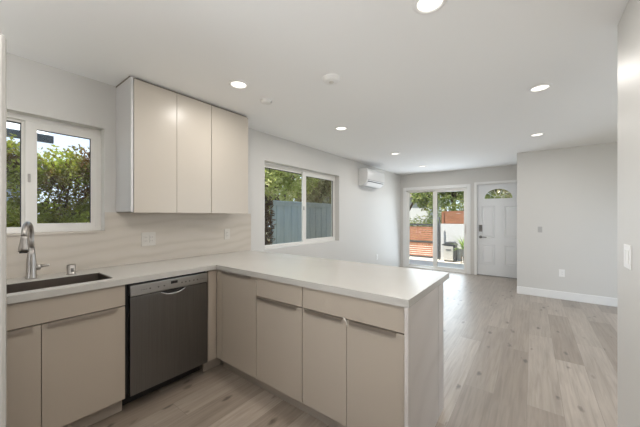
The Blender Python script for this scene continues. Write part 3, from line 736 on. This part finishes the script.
def leaves(mb, blobs, n, size, rng, aspect=.5, shell=.55):
    vols = [b[3]*b[4]*b[5] for b in blobs]; tot = sum(vols)
    for (cx_, cy_, cz_, rx, ry, rz), v in zip(blobs, vols):
        for _ in range(int(n*v/tot)):
            u = Vector((rng.gauss(0, 1), rng.gauss(0, 1), rng.gauss(0, 1))).normalized()*(shell+(1-shell)*rng.random())
            mb.leaf(Vector((cx_+u.x*rx, cy_+u.y*ry, cz_+u.z*rz)), size*(.6+.8*rng.random()), rng, aspect)
def tree(name, label, loc, height, trunk_r, crown, n, size, mleaf, rng, group='garden trees outside', cat='tree', lean=(0, 0)):
    t = thing(name, label, cat, loc, group)
    x_, y_, z_ = loc; mb = MB()
    mb.tube([(x_, y_, z_), (x_+lean[0]*.3, y_+lean[1]*.3, z_+height*.3), (x_+lean[0], y_+lean[1], z_+height*.75)], [trunk_r, trunk_r*.8, trunk_r*.4], 10)
    for c in crown[:10]:
        mb.tube([(x_+lean[0]*.3, y_+lean[1]*.3, z_+height*.3), (x_+c[0]*.5, y_+c[1]*.5, z_+c[2]*.8), (x_+c[0], y_+c[1], z_+c[2])], [trunk_r*.45, trunk_r*.3, trunk_r*.12], 7)
    mb.build('trunk', M['bark'], t)
    mb = MB(); leaves(mb, [(x_+c[0], y_+c[1], z_+c[2], c[3], c[4], c[5]) for c in crown], n, size, rng)
    mb.build('crown', mleaf, t, fix=False)
    return t

# hedge and lattice outside the sink window
rng = random.Random(3)
hd = thing('hedge', 'bushy green hedge outside the sink window', 'hedge', (.7, 4.7, -.16))
mb = MB(); blobs = []
for i in range(15):
    bx = -.7+i*.22; blobs += [(bx, 4.72+rng.uniform(-.08, .08), .45+rng.uniform(-.1, .1), .30, .30, .50), (bx, 4.70+rng.uniform(-.08, .08), 1.25+rng.uniform(-.1, .1), .28, .28, .42),
                              (bx, 4.74+rng.uniform(-.1, .1), 1.85+rng.uniform(-.10, .10), .26, .30, .34)]
leaves(mb, blobs, 105000, .048, rng, .52, .08); mb.build('foliage', M['leaf'], hd, fix=False)
mb = MB()
for i in range(26):
    bx = -.7+i*.125+rng.uniform(-.04, .04); by = 4.78+rng.uniform(-.08, .12)
    mb.tube([(bx, by, -.16), (bx+rng.uniform(-.1, .1), by+rng.uniform(-.05, .05), .9), (bx+rng.uniform(-.25, .25), by, 1.9)], [.022, .016, .006], 6)
mb.build('stems', M['bark'], hd)
mb = MB()
X0, X1, Z0, Z1 = -.9, 2.7, -.16, 1.45
for k in range(-15, 40):
    for sgn in (1, -1):
        xa = X0+k*.14
        if sgn == 1: p0, p1 = (xa, Z0), (xa+(Z1-Z0), Z1)
        else: p0, p1 = (xa, Z1), (xa+(Z1-Z0), Z0)
        (xa0, za0), (xa1, za1) = p0, p1
        if xa1 < X0 or xa0 > X1: continue
        if xa0 < X0: f = (X0-xa0)/(xa1-xa0); za0 = za0+(za1-za0)*f; xa0 = X0
        if xa1 > X1: f = (X1-xa0)/(xa1-xa0); za1 = za0+(za1-za0)*f; xa1 = X1
        yl = 5.14+(.012 if sgn == 1 else 0)
        wv = .016
        mb.prism([(xa0-wv, za0), (xa0+wv, za0), (xa1+wv, za1), (xa1-wv, za1)], 1, yl, yl+.01)
mb.box((X0, 5.12, Z1), (X1, 5.17, Z1+.05)); 
tag(settle(mb.build('lattice_fence', M['lattice'])), 'diagonal wooden lattice fence behind the hedge', 'fence')

# neighbour's house behind the hedge
nh = thing('neighbour_house', 'pale blue house with dark roof edge beyond the hedge', 'house', (-1.2, 10, -.16))
box('wall', (-6, 9.4, -.16), (1.2, 13, 3.0), M['palewall'], nh)
mb = MB(); mb.prism([(8.7, 3.02), (8.7, 3.17), (13, 4.6), (13, 4.45)], 0, -6.3, 1.36); mb.build('roof', M['soffit'], nh)
box('fascia', (-6.3, 8.62, 2.98), (1.40, 8.70, 3.14), M['roofdark'], nh)

# blue fence beyond window_2
bf = thing('board_fence', 'blue grey vertical board fence outside the middle window', 'fence', (7.0, 4.62, -.16))
mb = MB(); xx = 4.33; i = 0
while xx < 11:
    dy = .0 if i % 2 else .016
    mb.box((xx, 4.60+dy, -.16), (xx+.121, 4.618+dy, 1.62)); xx += .120; i += 1
mb.build('board', M['bluefence'], bf)
box('cap_rail', (4.30, 4.565, 1.655), (11, 4.675, 1.685), M['bluefence'], bf)
box('top_rail', (4.32, 4.585, 1.575), (11, 4.60, 1.655), M['bluefence'], bf)
box('middle_rail', (4.32, 4.635, .7), (11, 4.67, .79), M['bluefence'], bf)
for xx in (4.35, 6.6, 8.8): box('post', (xx, 4.636, -.16), (xx+.09, 4.72, 1.655), M['bluefence'], bf)

rng = random.Random(11)
# shaggy trunk beside the fence end
tree('tree', 'shaggy brown-trunked tree at the left end of blue fence', (4.17, 4.78, -.16), 2.6, .14,
     [(-.1, -.1, 2.2, .38, .4, .42), (.45, .15, 2.95, .6, .5, .6), (-.4, .2, 2.6, .6, .5, .7), (.1, .3, 3.3, .8, .6, .6)], 9000, .085, M['leaf_y'], rng)
mb = MB()
for k in range(2600):
    a = rng.random()*6.28; r = .06+.17*rng.random(); z = rng.uniform(-.1, 1.75)
    mb.leaf(Vector((4.17+r*math.cos(a), 4.78+r*math.sin(a), z)), .13, rng, .22)
sb = mb.build('dry_shrub', M['dry'], fix=False); settle(sb); tag(sb, 'dry brown stems wrapped around trunk beside blue fence', 'shrub')
tree('tree', 'yellow-green tree seen above the blue fence in left pane', (7.0, 7.2, -.16), 3.4, .12,
     [(-1.3, 0, 2.3, 1.0, .7, .8), (0, .2, 2.3, 1.0, .7, .9), (.9, 0, 3.1, 1.1, .8, .9), (-.6, .2, 3.4, 1.3, .9, .9), (0, .4, 4.3, 1.6, .9, .8)], 7500, .16, M['leaf_y'], rng)
tree('tree', 'olive brown tree seen above the blue fence in right pane', (10.6, 8.0, -.16), 3.8, .14,
     [(-1.6, 0, 2.3, 1.1, .8, .9), (-.2, .2, 2.3, 1.1, .8, .9), (1.2, .2, 2.4, 1.1, .8, .9), (-1.0, .2, 3.5, 1.3, .9, 1.0), (.8, .2, 3.6, 1.4, .9, 1.0), (0, .4, 4.8, 1.8, 1.0, .9)], 8500, .17, M['leaf_b'], rng)
tree('tree', 'dense green tree far behind the end of blue fence', (15.0, 10.5, -.16), 4.6, .2,
     [(-1.5, 0, 2.6, 1.6, 1, 1.3), (1.2, 0, 2.8, 1.7, 1, 1.3), (0, .2, 4.4, 2.2, 1.2, 1.4), (-.3, .2, 5.9, 1.6, 1.2, 1.0)], 7000, .24, M['leaf_d'], rng)

# patio boundary beyond the sliding door
gf = thing('slat_fence', 'low rust brown horizontal slat fence in dark metal frame on patio', 'fence', (9.4, 3.0, -.03))
mb = MB(); z = .02
while z < 1.0:
    mb.box((9.40, 2.40, z), (9.42, 4.3, z+.052), .002)
    z += .066
mb.build('slat', M['rust'], gf)
mb = MB(); mb.box((9.375, 2.37, 1.03), (9.445, 4.3, 1.085)); mb.box((9.385, 2.37, .475), (9.44, 4.3, .525)); mb.box((9.385, 2.37, -.01), (9.44, 4.3, .03)); mb.build('rail', M['darkmetal'], gf)
for yy in (2.36, 3.35): box('post', (9.375, yy, -.03), (9.435, yy+.05, 1.085), M['darkmetal'], gf)
ww = box('garden_wall', (9.44, .2, -.03), (9.58, 2.34, 1.09), M['stucco']); settle(ww); tag(ww, 'low white garden wall behind the grill and potted plant', 'wall')
rf = thing('board_fence', 'reddish brown board fence rising above the low white wall', 'fence', (9.68, 1.2, -.05))
mb = MB(); z = .8
while z < 1.44: mb.box((9.64, .2, z), (9.66, 2.28, z+.072), .002); z += .078
mb.build('board', M['redwood'], rf)
for yy in (2.27, 1.2, .25): box('post', (9.60, yy, -.05), (9.68, yy+.07, 1.475), M['redwood'], rf)
pp = box('steel_post', (9.20, 2.285, -.03), (9.25, 2.33, 1.30), M['darkmetal']); settle(pp); tag(pp, 'slim dark post standing between slat fence and white wall', 'post')

# grill
gx0, gx1, gy0, gy1 = 8.98, 9.36, 1.83, 2.13
gr = thing('grill', 'small stainless box grill with dark lid on the patio', 'grill', ((gx0+gx1)/2, (gy0+gy1)/2, -.03))
box('cabinet', (gx0+.012, gy0, .0), (gx1, gy1, .46), M['darkmetal'], gr, .006)
gd = box('front_door', (gx0, gy0+.035, .015), (gx0+.012, gy1-.005, .44), M['grillfront'], gr, .004)
box('handle', (gx0-.02, gy0+.09, .33), (gx0, gy1-.07, .345), M['darkmetal'], gd)
mb = MB(); mb.prism([(gy0-.02, .46), (gy1+.05, .46), (gy1+.05, .485), (gy1-.02, .50), (gy1-.05, .545), (gy0+.05, .555), (gy0+.0, .50), (gy0-.02, .485)], 0, gx0-.01, gx1); mb.build('lid', M['darkmetal'], gr)
for a, b in ((gx0+.03, gy0+.03), (gx1-.03, gy0+.03), (gx0+.03, gy1-.03), (gx1-.03, gy1-.03)):
    mb = MB(); mb.tube([(a, b, -.03), (a, b, .002)], .018, 10); mb.build('caster', M['black'], gr)

# potted plant on stand
px, py = 8.97, 1.57
po = thing('potted_plant', 'spiky green potted plant by the white garden wall', 'plant', (px, py, -.03))
mb = MB(); mb.lathe((px, py, .17), [(0, 0), (.085, 0), (.12, .20), (.125, .21), (.11, .21), (.10, .18), (0, .18)], 24); mb.build('pot', M['pot'], po)
for k in range(3):
    a = k*2.094+.4; mb = MB(); mb.tube([(px+.11*math.cos(a), py+.11*math.sin(a), -.03), (px+.08*math.cos(a), py+.08*math.sin(a), .19)], .010, 8); mb.build('stand_leg', M['bark'], po)
mb = MB(); rng = random.Random(5)
for k in range(46):
    a = rng.random()*6.28; el = rng.uniform(.25, 1.3); L0 = rng.uniform(.36, .54)
    prev = None
    for i in range(7):
        f = i/6; r = L0*f*math.cos(el*(1-.25*f)); z = .36+L0*f*math.sin(el)-.22*f*f*math.cos(el)
        c = Vector((px+r*math.cos(a), py+r*math.sin(a), z)); s_ = Vector((-math.sin(a), math.cos(a), 0))*.019*(1-f**2)*(.5+2*min(f, .25)); up = Vector((0, 0, .004))
        cur = (mb.bm.verts.new(c-s_), mb.bm.verts.new(c-up), mb.bm.verts.new(c+s_))
        if prev:
            for q in range(2): mb.bm.faces.new((prev[q], prev[q+1], cur[q+1], cur[q]))
        prev = cur
mb.build('leaves', M['frond'], po, fix=False)

# greenery beyond the patio
rng = random.Random(21)
h2 = thing('hedge', 'clipped green hedge beyond the slat fence', 'hedge', (13.9, 6.2, -.16))
mb = MB(); leaves(mb, [(13.9, 3.4+i*.55, .60, .45, .45, .80) for i in range(10)], 7500, .10, rng); mb.build('foliage', M['leaf_d'], h2, fix=False)
mb = MB()
for i in range(10): mb.tube([(13.9, 3.4+i*.55, -.16), (13.9, 3.4+i*.55, 1.0)], .03, 6)
mb.build('stems', M['bark'], h2)
fh = thing('far_house', 'pale low house glimpsed between the trees', 'house', (24, 11, -.16))
box('wall', (23, 6.5, -.16), (26, 15.0, 2.9), M['stucco'], fh)
box('window', (22.97, 9.0, 1.0), (23.0, 10.6, 2.1), M['roofdark'], fh)
mb = MB(); mb.prism([(6.2, 2.9), (15.3, 2.9), (12.5, 3.9), (9, 3.9)], 0, 22.6, 26.4); mb.build('roof', M['kick'], fh)
def garden_tree(lb, loc, sc, m, n, sz):
    tree('tree', lb, loc, 4.2*sc, .16*sc, [(0, -1.2*sc, 2.9*sc, .9*sc, 1.1*sc, .8*sc), (0, 1.1*sc, 2.9*sc, .9*sc, 1.1*sc, .8*sc), (.2, 0, 3.9*sc, 1.2*sc, 1.5*sc, 1.0*sc), (.2, .3, 5.0*sc, 1.1*sc, 1.3*sc, .8*sc)], n, sz, m, rng)
garden_tree('bright garden tree behind the slat fence, left door pane', (16.8, 6.2, -.16), 1.15, M['leaf_y'], 6500, .22)
garden_tree('dark leafy tree above the red brown fence', (13.2, 2.7, -.16), .85, M['leaf_d'], 8000, .17)
garden_tree('olive tree rising behind the dark one, right door pane', (18.6, 2.2, -.16), 1.15, M['leaf_b'], 6000, .22)
garden_tree('leafy tree seen through the fanlight of the entry door', (12.9, -.7, -.16), 1.0, M['leaf_b'], 8000, .17)
h3 = thing('hedge', 'tall dark shrub mass right behind the red brown fence', 'hedge', (11.6, 2.2, -.16))
mb = MB(); leaves(mb, [(11.6, .6+i*.4, 1.05, .45, .4, 1.15) for i in range(7)], 6500, .11, rng, .35); mb.build('foliage', M['leaf_d'], h3, fix=False)
mb = MB()
for i in range(7): mb.tube([(11.6, .6+i*.4, -.16), (11.6, .6+i*.4, 1.2)], .03, 6)
mb.build('stems', M['bark'], h3)
